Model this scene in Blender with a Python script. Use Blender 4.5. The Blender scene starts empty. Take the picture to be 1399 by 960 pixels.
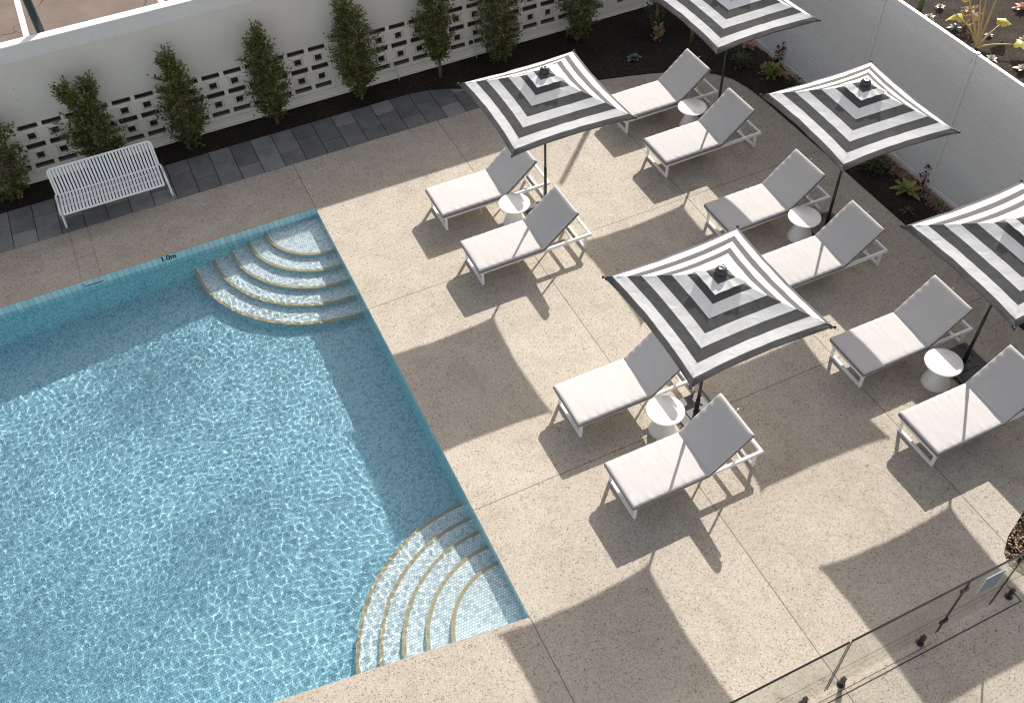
import bpy, bmesh, math, random
import numpy as np
from mathutils import Vector, Matrix, noise
from mathutils.geometry import tessellate_polygon
R = math.radians
sc = bpy.context.scene
COL = sc.collection
rnd = random.Random(7)

# ------------------------------------------------------------------ helpers
class MB:
    """collects geometry, build() links it as one mesh object"""
    def __init__(s): s.v = []; s.f = []; s.m = []; s.tone = None
    def add(s, vs, fs, m=0):
        b = len(s.v); s.v += [tuple(p) for p in vs]
        for f in fs: s.f.append(tuple(b + i for i in f)); s.m.append(m)
    def box(s, c, d, rot=None, m=0):
        x, y, z = d[0]/2, d[1]/2, d[2]/2
        vs = [Vector((i*x, j*y, k*z)) for k in (-1, 1) for j in (-1, 1) for i in (-1, 1)]
        if rot: vs = [rot @ p for p in vs]
        c = Vector(c); vs = [p + c for p in vs]
        s.add(vs, [(0,2,3,1),(4,5,7,6),(0,1,5,4),(2,6,7,3),(0,4,6,2),(1,3,7,5)], m)
    def bar(s, a, b, w, h, m=0):
        """square bar from a to b, w across, h the other way (up)"""
        a = Vector(a); b = Vector(b); d = b - a; L = d.length; z = d.normalized()
        up = Vector((0,0,1)) if abs(z.z) < .9 else Vector((1,0,0))
        x = z.cross(up).normalized(); y = x.cross(z)
        M = Matrix((x, z, y)).transposed()
        s.box((a+b)/2, (w, L, h), M, m)
    def tube(s, pts, r, n=10, m=0, cap=True):
        pts = [Vector(p) for p in pts]; rs = r if isinstance(r, (list, tuple)) else [r]*len(pts)
        rings = []; prev = None
        for i, p in enumerate(pts):
            t = (pts[min(i+1, len(pts)-1)] - pts[max(i-1, 0)]).normalized()
            u = (prev - t*prev.dot(t)) if prev is not None else (Vector((0,0,1)) if abs(t.z) < .9 else Vector((1,0,0))).cross(t)
            u.normalize(); prev = u; w = t.cross(u)
            rings.append([p + (u*math.cos(6.28318*k/n) + w*math.sin(6.28318*k/n))*rs[i] for k in range(n)])
        vs = [q for g in rings for q in g]; fs = []
        for i in range(len(pts)-1):
            for k in range(n):
                fs.append((i*n+k, i*n+(k+1) % n, (i+1)*n+(k+1) % n, (i+1)*n+k))
        if cap: fs += [tuple(range(n-1, -1, -1)), tuple((len(pts)-1)*n+k for k in range(n))]
        s.add(vs, fs, m)
    def lathe(s, prof, c=(0,0,0), n=32, m=0):
        vs = []; fs = []
        for r_, z in prof:
            vs += [(c[0]+r_*math.cos(6.28318*k/n), c[1]+r_*math.sin(6.28318*k/n), c[2]+z) for k in range(n)]
        for i in range(len(prof)-1):
            for k in range(n): fs.append((i*n+k, i*n+(k+1) % n, (i+1)*n+(k+1) % n, (i+1)*n+k))
        fs += [tuple(range(n-1, -1, -1)), tuple((len(prof)-1)*n+k for k in range(n))]
        s.add(vs, fs, m)
    def build(s, name, mats, parent=None, smooth=False, bevel=0, seg=2):
        me = bpy.data.meshes.new(name); me.from_pydata(s.v, [], s.f)
        mats = mats if isinstance(mats, (list, tuple)) else [mats]
        for m in mats: me.materials.append(m)
        if len(mats) > 1: me.polygons.foreach_set('material_index', s.m)
        if smooth: me.shade_smooth()
        if s.tone is not None:
            a = me.attributes.new('tone', 'FLOAT', 'FACE'); a.data.foreach_set('value', s.tone)
        me.validate(); me.update()
        o = bpy.data.objects.new(name, me); COL.objects.link(o); o.parent = parent
        if bevel:
            b = o.modifiers.new('bevel', 'BEVEL'); b.width = bevel; b.segments = seg; b.limit_method = 'ANGLE'
            b.harden_normals = False
        return o

def thing(name, label, cat, loc=(0,0,0), rz=0, group=None):
    o = bpy.data.objects.new(name, None); COL.objects.link(o); o.empty_display_size = .2
    o.location = loc; o.rotation_euler = (0, 0, rz)
    return tag(o, label, cat, group)
def tag(o, label=None, cat=None, group=None, kind=None):
    if label: o['label'] = label
    if cat: o['category'] = cat
    if group: o['group'] = group
    if kind: o['kind'] = kind
    return o
def dup(root, loc, rz=0, label=None, scale=None):
    def cp(o, par):
        c = o.copy(); COL.objects.link(c); c.parent = par
        for ch in list(o.children): cp(ch, c)
        return c
    r_ = cp(root, None); r_.location = loc; r_.rotation_euler = (0, 0, rz)
    if scale: r_.scale = scale
    if label: r_['label'] = label
    return r_

# ------------------------------------------------------------------ node helpers
class NT:
    def __init__(s, name):
        s.mat = bpy.data.materials.new(name); s.mat.use_nodes = True; s.nt = s.mat.node_tree
        s.p = s.nt.nodes['Principled BSDF']; s.out = s.nt.nodes['Material Output']; s._c = None
    def n(s, t, **k):
        nd = s.nt.nodes.new(t)
        for a, b in k.items():
            if a.startswith('i_'):
                key = a[2:]; key = int(key) if key.isdigit() else key.replace('_', ' ')
                s.set(nd.inputs[key], b)
            else: setattr(nd, a, b)
        return nd
    def set(s, inp, v):
        if isinstance(v, bpy.types.NodeSocket): s.nt.links.new(v, inp)
        elif isinstance(v, bpy.types.Node): s.nt.links.new(v.outputs[0], inp)
        else: inp.default_value = v
    def obj(s):
        if s._c is None: s._c = s.n('ShaderNodeTexCoord').outputs['Object']
        return s._c
    def math(s, op, a, b=0., c=None, clamp=False):
        nd = s.n('ShaderNodeMath', operation=op, use_clamp=clamp); s.set(nd.inputs[0], a); s.set(nd.inputs[1], b)
        if c is not None: s.set(nd.inputs[2], c)
        return nd.outputs[0]
    def noise(s, scale, detail=3, rough=.55, vec=None, dist=0):
        nd = s.n('ShaderNodeTexNoise'); nd.inputs['Scale'].default_value = scale; nd.inputs['Detail'].default_value = detail
        nd.inputs['Roughness'].default_value = rough; nd.inputs['Distortion'].default_value = dist
        s.nt.links.new(vec or s.obj(), nd.inputs['Vector']); return nd.outputs['Fac']
    def ramp(s, fac, stops, interp='LINEAR'):
        nd = s.n('ShaderNodeValToRGB'); s.set(nd.inputs[0], fac); e = nd.color_ramp.elements; nd.color_ramp.interpolation = interp
        while len(e) < len(stops): e.new(.5)
        for k, (p, c) in enumerate(stops):
            e[k].position = p; e[k].color = (*c, 1) if len(c) == 3 else c
        return nd.outputs[0]
    def mix(s, fac, a, b, blend='MIX'):
        nd = s.n('ShaderNodeMix', data_type='RGBA', blend_type=blend)
        s.set(nd.inputs[0], fac)
        for i, v in ((6, a), (7, b)):
            s.set(nd.inputs[i], (*v, 1) if isinstance(v, tuple) and len(v) == 3 else v)
        return nd.outputs[2]
    def bump(s, h, strength=.3, dist=.01, normal=None):
        nd = s.n('ShaderNodeBump'); nd.inputs['Strength'].default_value = strength; nd.inputs['Distance'].default_value = dist
        s.set(nd.inputs['Height'], h)
        if normal is not None: s.set(nd.inputs['Normal'], normal)
        return nd.outputs[0]
    def fin(s, col=None, rough=.6, normal=None, spec=None, metal=None):
        if col is not None: s.set(s.p.inputs['Base Color'], (*col, 1) if isinstance(col, tuple) and len(col) == 3 else col)
        s.set(s.p.inputs['Roughness'], rough)
        if normal is not None: s.set(s.p.inputs['Normal'], normal)
        if spec is not None: s.p.inputs['Specular IOR Level'].default_value = spec
        if metal is not None: s.p.inputs['Metallic'].default_value = metal
        return s.mat
    def sep(s):
        nd = s.n('ShaderNodeSeparateXYZ'); s.nt.links.new(s.obj(), nd.inputs[0]); return nd.outputs

def simple(name, col, rough=.5, var=.08, scale=6, bump=.0, metal=None, spec=None):
    m = NT(name); f = m.noise(scale, 4)
    c = m.mix(f, tuple(x*(1-var) for x in col), tuple(min(1, x*(1+var)) for x in col))
    return m.fin(c, rough, m.bump(m.noise(scale*12, 3), bump, .003) if bump else None, spec, metal)

# --- deck: exposed aggregate concrete with saw-cut joints
def deck_material():
    m = NT('exposed_aggregate')
    v1 = m.n('ShaderNodeTexVoronoi', i_Scale=72.); m.nt.links.new(m.obj(), v1.inputs['Vector'])
    v2 = m.n('ShaderNodeTexVoronoi', i_Scale=125.); m.nt.links.new(m.obj(), v2.inputs['Vector'])
    s1 = m.n('ShaderNodeSeparateColor'); m.nt.links.new(v1.outputs['Color'], s1.inputs[0])
    s2 = m.n('ShaderNodeSeparateColor'); m.nt.links.new(v2.outputs['Color'], s2.inputs[0])
    base = m.ramp(s1.outputs[0], [(0, (.17,.135,.105)), (.04, (.24,.20,.16)), (.075, (.40,.36,.30)), (.55, (.447,.406,.340)), (.85, (.475,.432,.364)), (.97, (.53,.49,.42)), (1, (.57,.53,.46))])
    fine = m.ramp(s2.outputs[1], [(0, (.50,.46,.42)), (.06, (.70,.66,.62)), (.12, (.95,.94,.93)), (.9, (1.0,1.0,1.0)), (1, (1.10,1.09,1.07))])
    c = m.mix(1., base, fine, 'MULTIPLY')
    big = m.noise(.55, 4, .6); c = m.mix(1., c, m.ramp(big, [(.3, (.93,.915,.90)), (.7, (1.05,1.05,1.05))]), 'MULTIPLY')
    st = m.noise(2.3, 5, .65); c = m.mix(1., c, m.ramp(st, [(.35, (.94,.93,.92)), (.6, (1.02,1.02,1.02))]), 'MULTIPLY')
    X, Y, Z = m.sep()
    def line(co, a, other=None, lo=-99, hi=99, w=.0055):
        d = m.math('ABSOLUTE', m.math('SUBTRACT', co, a)); k = m.math('LESS_THAN', d, w)
        if other is not None:
            k = m.math('MULTIPLY', k, m.math('GREATER_THAN', other, lo)); k = m.math('MULTIPLY', k, m.math('LESS_THAN', other, hi))
        return k
    ls = [line(X, 2.92), line(X, 5.98), line(X, .003, Y, 0.0, 1.4), line(X, .003, Y, -30, -8.7), line(Y, -2.78, X, 0, 20), line(Y, -6.985, X, 0, 20), line(Y, -10.94, X, 0, 20),
          line(X, -4.09, Y, 0, 1.4, .007), line(X, -3.775, Y, 0, 1.4, .007), line(Y, .62, X, -4.09, -3.775, .007), line(Y, .27, X, -4.09, -3.775, .007),
          line(X, -7.0, Y, 0, 1.4)]
    t = ls[0]
    for k_, q in enumerate(ls[1:]): t = m.math('MAXIMUM', t, m.math('MULTIPLY', q, .5) if 7 <= k_+1 <= 10 else q)
    tone = 1.0
    for co, a, k in ((X, 0.003, .035), (X, 2.92, -.05), (X, 5.98, .03), (Y, -2.78, -.03), (Y, -6.985, .045), (Y, -10.94, -.03)):
        tone = m.math('ADD', tone, m.math('MULTIPLY', m.math('GREATER_THAN', co, a), k))
    cc = m.n('ShaderNodeCombineColor'); [m.set(cc.inputs[i], tone) for i in range(3)]
    c = m.mix(1., c, cc.outputs[0], 'MULTIPLY')
    sn = m.noise(.9, 6, .7, dist=1.5); c = m.mix(1., c, m.ramp(sn, [(.52, (1,1,1)), (.66, (.90,.885,.865)), (.72, (1,1,1))]), 'MULTIPLY')
    c = m.mix(m.math('MULTIPLY', t, .85), c, (.07,.058,.046))
    # slightly sandier rounded edge along the pool coping
    e = m.math('MULTIPLY', m.math('GREATER_THAN', Y, -.02), m.math('LESS_THAN', Y, .13)); e = m.math('MULTIPLY', e, m.math('LESS_THAN', X, .0))
    c = m.mix(m.math('MULTIPLY', e, .35), c, (.40,.32,.22))
    h = m.math('ADD', m.math('MULTIPLY', v1.outputs['Distance'], -.5), m.math('MULTIPLY', t, -2.0))
    return m.fin(c, .75, m.bump(h, .35, .004), .35)

def mosaic_material(name='pale_mosaic', tint=(1,1,1)):
    m = NT(name)
    X, Y, Z = m.sep()
    S = 1/.039
    # brick offset mosaics, horizontally on treads and floor, vertically on walls
    def cell(u, v):
        vv = m.math('MULTIPLY', v, S); row = m.math('FLOOR', vv); fv = m.math('FRACT', vv)
        uu = m.math('ADD', m.math('MULTIPLY', u, S), m.math('MULTIPLY', m.math('MODULO', row, 2.), .5)); fu = m.math('FRACT', uu); cu = m.math('FLOOR', uu)
        g = m.math('MAXIMUM', m.math('LESS_THAN', m.math('MINIMUM', fu, fv), .10), m.math('GREATER_THAN', m.math('MAXIMUM', fu, fv), 1.1))
        cmb = m.n('ShaderNodeCombineXYZ'); m.set(cmb.inputs[0], cu); m.set(cmb.inputs[1], row)
        w = m.n('ShaderNodeTexWhiteNoise'); m.set(w.inputs['Vector'], cmb.outputs[0]); return g, w.outputs['Value']
    g, w = cell(X, Y); g2, w2 = cell(m.math('ADD', X, Y), Z)
    geo = m.n('ShaderNodeNewGeometry'); sp = m.n('ShaderNodeSeparateXYZ'); m.nt.links.new(geo.outputs['Normal'], sp.inputs[0])
    up = m.math('GREATER_THAN', m.math('ABSOLUTE', sp.outputs[2]), .5)
    gf = m.n('ShaderNodeMix', data_type='FLOAT'); m.set(gf.inputs[0], up); m.set(gf.inputs[2], g2); m.set(gf.inputs[3], g)
    wf = m.n('ShaderNodeMix', data_type='FLOAT'); m.set(wf.inputs[0], up); m.set(wf.inputs[2], w2); m.set(wf.inputs[3], w)
    c = m.ramp(wf.outputs[0], [(0, (.50,.57,.60)), (.3, (.70,.75,.77)), (.6, (.84,.86,.87)), (1, (.93,.93,.93))])
    c = m.mix(gf.outputs[0], c, (.17,.23,.27))
    c = m.mix(1., c, tint, 'MULTIPLY')
    return m.fin(c, .25, None, .5)

def waterline_material():
    m = NT('waterline_tile'); X, Y, Z = m.sep()
    u = m.math('ADD', X, Y)
    f = m.math('FRACT', m.math('MULTIPLY', u, 1/.098)); g = m.math('LESS_THAN', f, .075)
    row = m.math('FRACT', m.math('MULTIPLY', m.math('ADD', Z, .005), 1/.30)); g = m.math('MAXIMUM', g, m.math('LESS_THAN', row, .02))
    cu = m.math('FLOOR', m.math('MULTIPLY', u, 1/.098)); w = m.n('ShaderNodeTexWhiteNoise', noise_dimensions='1D'); m.set(w.inputs['W'], cu)
    c = m.ramp(w.outputs['Value'], [(0, (.42,.70,.75)), (1, (.56,.82,.85))])
    c = m.mix(g, c, (.14,.36,.42)); return m.fin(c, .15, None, .5)

def slate_material():
    m = NT('slate_paver'); a = m.n('ShaderNodeAttribute', attribute_name='tone')
    c = m.ramp(a.outputs['Fac'], [(0, (.135,.133,.130)), (.5, (.185,.182,.178)), (1, (.27,.265,.258))])
    n1 = m.noise(3.5, 6, .65, dist=.6); c = m.mix(1., c, m.ramp(n1, [(.3, (.78,.78,.80)), (.7, (1.2,1.2,1.18))]), 'MULTIPLY')
    n2 = m.noise(60, 3); c = m.mix(1., c, m.ramp(n2, [(.3, (.85,.85,.85)), (.7, (1.12,1.12,1.12))]), 'MULTIPLY')
    return m.fin(c, .6, m.bump(m.noise(9, 6, .7), .35, .006), .4)

def soil_material():
    m = NT('dark_mulch_soil'); n1 = m.noise(30, 6, .7); c = m.ramp(n1, [(.3, (.016,.0125,.0105)), (.5, (.031,.024,.020)), (.68, (.055,.042,.033)), (.8, (.11,.082,.062))])
    v = m.n('ShaderNodeTexVoronoi', i_Scale=70.); m.nt.links.new(m.obj(), v.inputs['Vector'])
    s1 = m.n('ShaderNodeSeparateColor'); m.nt.links.new(v.outputs['Color'], s1.inputs[0])
    c = m.mix(m.math('GREATER_THAN', s1.outputs[0], .965), c, (.11,.085,.065))
    c = m.mix(1., c, m.ramp(m.noise(1.2, 3), [(.3, (.75,.75,.75)), (.7, (1.3,1.25,1.2))]), 'MULTIPLY')
    return m.fin(c, .95, m.bump(m.noise(45, 5, .7), .9, .02), .15)

def asphalt_material():
    m = NT('old_asphalt'); n1 = m.noise(90, 4, .7); c = m.ramp(n1, [(.25, (.10,.078,.066)), (.5, (.165,.13,.112)), (.75, (.235,.19,.165))])
    c = m.mix(1., c, m.ramp(m.noise(1.5, 5, .6), [(.3, (.84,.83,.82)), (.7, (1.12,1.12,1.12))]), 'MULTIPLY')
    v = m.n('ShaderNodeTexVoronoi', feature='DISTANCE_TO_EDGE', i_Scale=.42)
    mp = m.n('ShaderNodeVectorMath', operation='ADD'); m.set(mp.inputs[0], m.obj())
    nn = m.n('ShaderNodeTexNoise'); nn.inputs['Scale'].default_value = 1.6; nn.inputs['Detail'].default_value = 6; m.nt.links.new(m.obj(), nn.inputs['Vector'])
    m.set(mp.inputs[1], nn.outputs['Color']); m.nt.links.new(mp.outputs[0], v.inputs['Vector'])
    c = m.mix(m.math('LESS_THAN', v.outputs['Distance'], .006), c, (.05,.037,.03))
    return m.fin(c, .9, m.bump(n1, .4, .005), .25)

def wall_material(name, col, grime=.1):
    m = NT(name); n1 = m.noise(.8, 5, .6)
    c = m.mix(1., col + (1,), m.ramp(n1, [(.3, (1-grime, 1-grime*1.1, 1-grime*1.25)), (.7, (1.03,1.03,1.03))]), 'MULTIPLY')
    c = m.mix(1., c, m.ramp(m.noise(14, 5, .7), [(.25, (.95,.945,.94)), (.55, (1.01,1.01,1.01))]), 'MULTIPLY')
    sp = m.n('ShaderNodeTexVoronoi', i_Scale=2.6); m.nt.links.new(m.obj(), sp.inputs['Vector'])
    c = m.mix(m.math('LESS_THAN', sp.outputs['Distance'], .03), c, (.22,.19,.17))
    return m.fin(c, .8, m.bump(m.noise(110, 3), .15, .002), .3)

def fabric(name, col, transl=.0, wr=.0, sc_=8., rough=.85, stretch=None):
    m = NT(name); c = m.mix(m.noise(5, 4), tuple(x*.94 for x in col), tuple(min(1, x*1.05) for x in col))
    vec = None
    if stretch:
        mp = m.n('ShaderNodeMapping'); mp.inputs['Scale'].default_value = stretch; m.set(mp.inputs['Vector'], m.obj()); vec = mp.outputs[0]
    w1 = m.noise(sc_, 3, .5, vec, dist=.6 if stretch else 1.2)
    if stretch: w1 = m.math('ADD', m.math('MULTIPLY', w1, .6), m.math('MULTIPLY', m.noise(2.2, 3, .5), 1.2))
    wv = m.noise(420, 1)
    nrm = m.bump(m.math('ADD', m.math('MULTIPLY', w1, 1.), m.math('MULTIPLY', wv, .03)), wr, .02)
    m.fin(c, rough, nrm, .2)
    if transl:
        t = m.n('ShaderNodeBsdfTranslucent'); m.set(t.inputs[0], c); m.set(t.inputs['Normal'], nrm)
        mx = m.n('ShaderNodeMixShader'); mx.inputs[0].default_value = transl
        m.nt.links.new(m.p.outputs[0], mx.inputs[1]); m.nt.links.new(t.outputs[0], mx.inputs[2]); m.nt.links.new(mx.outputs[0], m.out.inputs[0])
    return m.mat

def leaf_material(name, dark, light, tip):
    m = NT(name); a = m.n('ShaderNodeAttribute', attribute_name='tone')
    c = m.ramp(a.outputs['Fac'], [(0, dark), (.6, light), (.93, light), (1, tip)])
    m.fin(c, .38, None, .5)
    t = m.n('ShaderNodeBsdfTranslucent'); m.set(t.inputs[0], m.mix(1., c, (1.3,1.5,.7), 'MULTIPLY'))
    mx = m.n('ShaderNodeMixShader'); mx.inputs[0].default_value = .22
    m.nt.links.new(m.p.outputs[0], mx.inputs[1]); m.nt.links.new(t.outputs[0], mx.inputs[2]); m.nt.links.new(mx.outputs[0], m.out.inputs[0])
    return m.mat

def glass_pane_material():
    m = NT('toughened_glass'); tr = m.n('ShaderNodeBsdfTransparent'); tr.inputs[0].default_value = (.965,.978,.97,1)
    gl = m.n('ShaderNodeBsdfGlossy'); gl.inputs['Roughness'].default_value = .01
    fr = m.n('ShaderNodeLayerWeight'); fr.inputs[0].default_value = .5
    ff = m.math('ADD', m.math('MULTIPLY', m.math('POWER', fr.outputs['Facing'], 4.), .6), .035)
    mx = m.n('ShaderNodeMixShader'); m.nt.links.new(ff, mx.inputs[0]); m.nt.links.new(tr.outputs[0], mx.inputs[1]); m.nt.links.new(gl.outputs[0], mx.inputs[2])
    m.nt.links.new(mx.outputs[0], m.out.inputs[0]); return m.mat

def water_material():
    m = NT('pool_water'); g = m.n('ShaderNodeBsdfGlass'); g.inputs['Roughness'].default_value = 0; g.inputs['IOR'].default_value = 1.33
    m.nt.links.new(g.outputs[0], m.out.inputs[0])
    g.inputs['Color'].default_value = (.93,.98,.99,1)
    return m.mat

M = dict(
    deck=deck_material(), mosaic=mosaic_material(), teal=mosaic_material('water_tint_mosaic', (.48,.755,.86)), teal2=mosaic_material('riser_mosaic', (.46,.74,.80)), teal3=mosaic_material('wall_mosaic', (.50,.95,1.0)), wline=waterline_material(), slate=slate_material(), soil=soil_material(), asphalt=asphalt_material(),  # turquoise tints put the water's depth colour into the tiles
    nosing=simple('tan_nosing_tile', (.44,.335,.205), .5, .12, 20), grout=simple('dark_joint_sand', (.02,.02,.02), .9),
    wall=wall_material('painted_wall', (.74,.70,.64)), wallcap=wall_material('painted_wall_band', (.76,.745,.725), .05), block=wall_material('painted_block', (.83,.78,.70), .10),
    pocket=simple('painted_hollow_shade', (.11,.088,.07), .9), ledge=simple('dark_ledge', (.34,.28,.235), .9, .2, 20), capwhite=simple('white_capping', (.82,.82,.81), .45, .03),
    linepaint=simple('line_paint', (.72,.68,.64), .8, .12, 9), lamp=simple('dark_green_metal', (.014,.028,.028), .35, .1),
    white=simple('white_powder_coat', (.87,.86,.85), .38, .03, 5), plastic=simple('white_table_plastic', (.82,.81,.79), .33, .03, 4),
    cushion=fabric('pale_grey_cushion', (.575,.555,.54), 0, .30, 1., stretch=(16, 2.6, 6)), piping=fabric('cushion_piping', (.40,.39,.39)),
    cwhite=fabric('white_canopy', (.93,.92,.905), .24, .34, 6.), cdark=fabric('charcoal_canopy', (.105,.105,.105), .12, .34, 6.),
    hem=fabric('canopy_hem', (.16,.135,.12)), gusset=fabric('grey_gusset', (.22,.212,.205)),
    black=simple('black_metal', (.018,.018,.019), .35, .1), base=simple('charcoal_base_plate', (.035,.037,.04), .45, .15, 8),
    finial=simple('dark_finial', (.05,.05,.05), .18, .05), glass=glass_pane_material(), gedge=simple('green_glass_edge', (.006,.010,.008), .25, .05),
    fence=simple('light_grey_steel_sheet', (.66,.655,.645), .42, .03, 2), fpost=simple('light_grey_steel_post', (.68,.67,.655), .42, .03, 3),
    water=water_material(), sign=simple('blue_grey_sign_back', (.16,.215,.27), .4, .06), signrim=simple('sign_rim', (.6,.6,.6), .4),
    pebble=NT('brown_pebble').mat, text=simple('black_depth_marking', (.01,.01,.012), .4), dark_strip=simple('dark_brown_strip', (.045,.03,.022), .6),
    bark=simple('tan_bark', (.24,.15,.095), .85, .25, 20, .4), hose=simple('white_pipe', (.7,.68,.65), .5),
    leaf=leaf_material('dark_glossy_leaf', (.034,.042,.011), (.165,.18,.052), (.19,.19,.045)),
    leafb=leaf_material('bush_leaf', (.03,.045,.015), (.09,.12,.04), (.2,.2,.06)),
    lime=leaf_material('lime_leaf', (.16,.17,.04), (.30,.32,.09), (.42,.40,.14)),
    yellow=leaf_material('yellow_leaf', (.42,.34,.04), (.68,.60,.12), (.75,.70,.35)),
    bluish=leaf_material('blue_green_leaf', (.07,.12,.11), (.16,.22,.21), (.3,.34,.3)),
    palegrey=leaf_material('pale_grey_leaf', (.22,.22,.18), (.42,.41,.35), (.55,.5,.42)),
    red=leaf_material('dark_red_leaf', (.06,.008,.012), (.14,.02,.03), (.22,.05,.04)),
    peach=leaf_material('peach_leaf', (.36,.19,.13), (.60,.36,.26), (.7,.5,.38)),
    tan=leaf_material('tan_dry_leaf', (.25,.15,.08), (.45,.30,.18), (.6,.45,.3)),
    stem=simple('green_stem', (.10,.13,.05), .6, .2, 20), ystem=simple('yellow_stalk', (.42,.30,.12), .5, .2, 15),
)
def _peb():
    m = NT('tmp'); bpy.data.materials.remove(m.mat)
pm = NT('brown_pebble_stone'); pa = pm.n('ShaderNodeAttribute', attribute_name='tone')
M['pebble'] = pm.fin(pm.ramp(pa.outputs['Fac'], [(0, (.11,.068,.042)), (.4, (.22,.14,.088)), (.85, (.33,.225,.145)), (1, (.46,.36,.26))]), .8)

# ------------------------------------------------------------------ camera, light
cam = bpy.data.cameras.new('camera'); co = bpy.data.objects.new('camera', cam); COL.objects.link(co); sc.camera = co
A = [[0.9038212204666004, -0.4267398597281128, -0.03162741774940249], [-0.34078343252549265, -0.6731249976590394, -0.6563302443455286], [0.2587930709088008, 0.6039833024560767, -0.7538105311043641]]
rot = Matrix((A[0], [-x for x in A[1]], [-x for x in A[2]])).transposed()
co.matrix_world = Matrix.Translation((-2.249, -13.811, 11.44)) @ rot.to_4x4()
cam.sensor_width = 36; cam.lens = 36*1346.25/1399; cam.clip_start = .1; cam.clip_end = 800
cam.shift_x = 0; cam.shift_y = 0
SUN = Vector((1.25, 1.235, 1.0)).normalized(); EL = math.asin(SUN.z); AZ = math.atan2(SUN.x, SUN.y)
wd = bpy.data.worlds.new('World'); sc.world = wd; wd.use_nodes = True; wn = wd.node_tree
sky = wn.nodes.new('ShaderNodeTexSky'); sky.sky_type = 'NISHITA'; sky.sun_disc = False; sky.sun_elevation = EL; sky.sun_rotation = AZ
sky.air_density = 1.0; sky.dust_density = 2.2; sky.ozone_density = .8
wb = wn.nodes.new('ShaderNodeMix'); wb.data_type = 'RGBA'; wb.blend_type = 'MULTIPLY'; wb.inputs[0].default_value = 1; wb.inputs[7].default_value = (1.08, .985, .90, 1)
hs = wn.nodes.new('ShaderNodeHueSaturation'); hs.inputs['Saturation'].default_value = .62; wn.links.new(sky.outputs[0], hs.inputs['Color']); wn.links.new(hs.outputs[0], wb.inputs[6]); wn.links.new(wb.outputs[2], wn.nodes['Background'].inputs[0]); wn.nodes['Background'].inputs[1].default_value = .122
sl = bpy.data.lights.new('sun', 'SUN'); sl.energy = 4.3; sl.angle = R(.5); sl.color = (1.0, .957, .89)
so = bpy.data.objects.new('sun', sl); COL.objects.link(so); so.rotation_euler = SUN.to_track_quat('Z', 'Y').to_euler(); so.location = (10, 10, 15)
sl.cycles.is_caustics_light = True
sc.view_settings.view_transform = 'Standard'; sc.view_settings.look = 'None'; sc.view_settings.gamma = 1; sc.view_settings.exposure = .74
cy = sc.cycles
sc.cycles.filter_width = 1.15; cy.use_denoising = True; cy.max_bounces = 10; cy.transmission_bounces = 8; cy.transparent_max_bounces = 12; cy.diffuse_bounces = 4; cy.glossy_bounces = 3
cy.sample_clamp_indirect = 4; cy.blur_glossy = .3; cy.use_adaptive_sampling = True; cy.adaptive_threshold = .01
try: cy.denoiser = 'OPENIMAGEDENOISE'
except Exception: pass

# ------------------------------------------------------------------ ground
def poly(name, loops, mat, z=0., skirt=0., kind='structure'):
    flat = [Vector((x, y, 0)) for l in loops for x, y in l]
    tris = tessellate_polygon([[Vector((x, y, 0)) for x, y in l] for l in loops])
    mb = MB(); fs = []
    for t in tris:
        a, b, c = (flat[i] for i in t)
        fs.append(t if (b-a).cross(c-a).z > 0 else t[::-1])
    mb.add([(p.x, p.y, z) for p in flat], fs)
    if skirt:
        for l in loops[:1]:
            n = len(l)
            for i in range(n):
                p, q = l[i], l[(i+1) % n]
                mb.add([(p[0], p[1], z), (q[0], q[1], z), (q[0], q[1], z-skirt), (p[0], p[1], z-skirt)], [(0,1,2,3)])
    return tag(mb.build(name, mat), kind=kind)

POOL = [(0., 0.), (-8.6, 0.), (-8.6, -7.72), (0., -8.71)]     # inner coping line, the near end runs slightly askew
curve = [(3.0,2.44),(3.35,2.36),(3.75,2.14),(4.3,1.86),(4.9,1.58),(5.6,1.31),(6.36,1.10),(6.85,.97),(7.3,.84),(7.8,.66),(8.2,.45),(8.5,.19),(8.7,-.1),(8.80,-.5),(8.84,-1.0),(8.86,-2.2),(8.87,-5.2),(8.87,-9.0)]
brbed = [(8.87,-9.6),(7.6,-9.95),(6.9,-10.12),(6.45,-10.28),(6.08,-10.44),(5.86,-10.60),(5.78,-10.78),(5.85,-10.98),(6.1,-11.3),(6.5,-11.6),(8.87,-12.6)]
deck_outer = [(-16,1.385),(3.965,1.385),(3.97,2.03)] + curve[4:] + brbed + [(9.8,-12.9),(9.8,-30),(-16,-30)]
# --- ground sheets
soil_outer = [(-30,2.0),(9.86,2.0),(9.86,-40),(9.86,-40)]
def terrain(name, x0, x1, y0, y1, step, z, amp, mat, kind='structure'):
    nx = int((x1-x0)/step)+1; ny = int((y1-y0)/step)+1; mb = MB()
    vs = [(x0+i*(x1-x0)/nx, y0+j*(y1-y0)/ny, 0) for j in range(ny+1) for i in range(nx+1)]
    vs = [(x, y, z + amp*noise.fractal(Vector((x*2.2, y*2.2, 0)), 1., 2., 4)) for x, y, _ in vs]
    mb.add(vs, [(j*(nx+1)+i, j*(nx+1)+i+1, (j+1)*(nx+1)+i+1, (j+1)*(nx+1)+i) for j in range(ny) for i in range(nx)])
    return tag(mb.build(name, mat, smooth=True), kind=kind)
terrain('garden_soil', -16, 9.9, .3, 3.2, .06, -.035, .018, M['soil'])
terrain('garden_soil', 5.6, 9.9, -13, .3, .08, -.035, .018, M['soil'])
terrain('garden_soil', 9.86, 24, -12, 8.0, .12, -.03, .03, M['soil'])
poly('pool_deck', [deck_outer, POOL], M['deck'], 0., .12)
frame_out = [(-300,-300),(300,-300),(300,300),(-300,300)]
frame_in = [(-9.2,-9.6),(9.0,-9.6),(9.0,.8),(-9.2,.8)]
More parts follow.
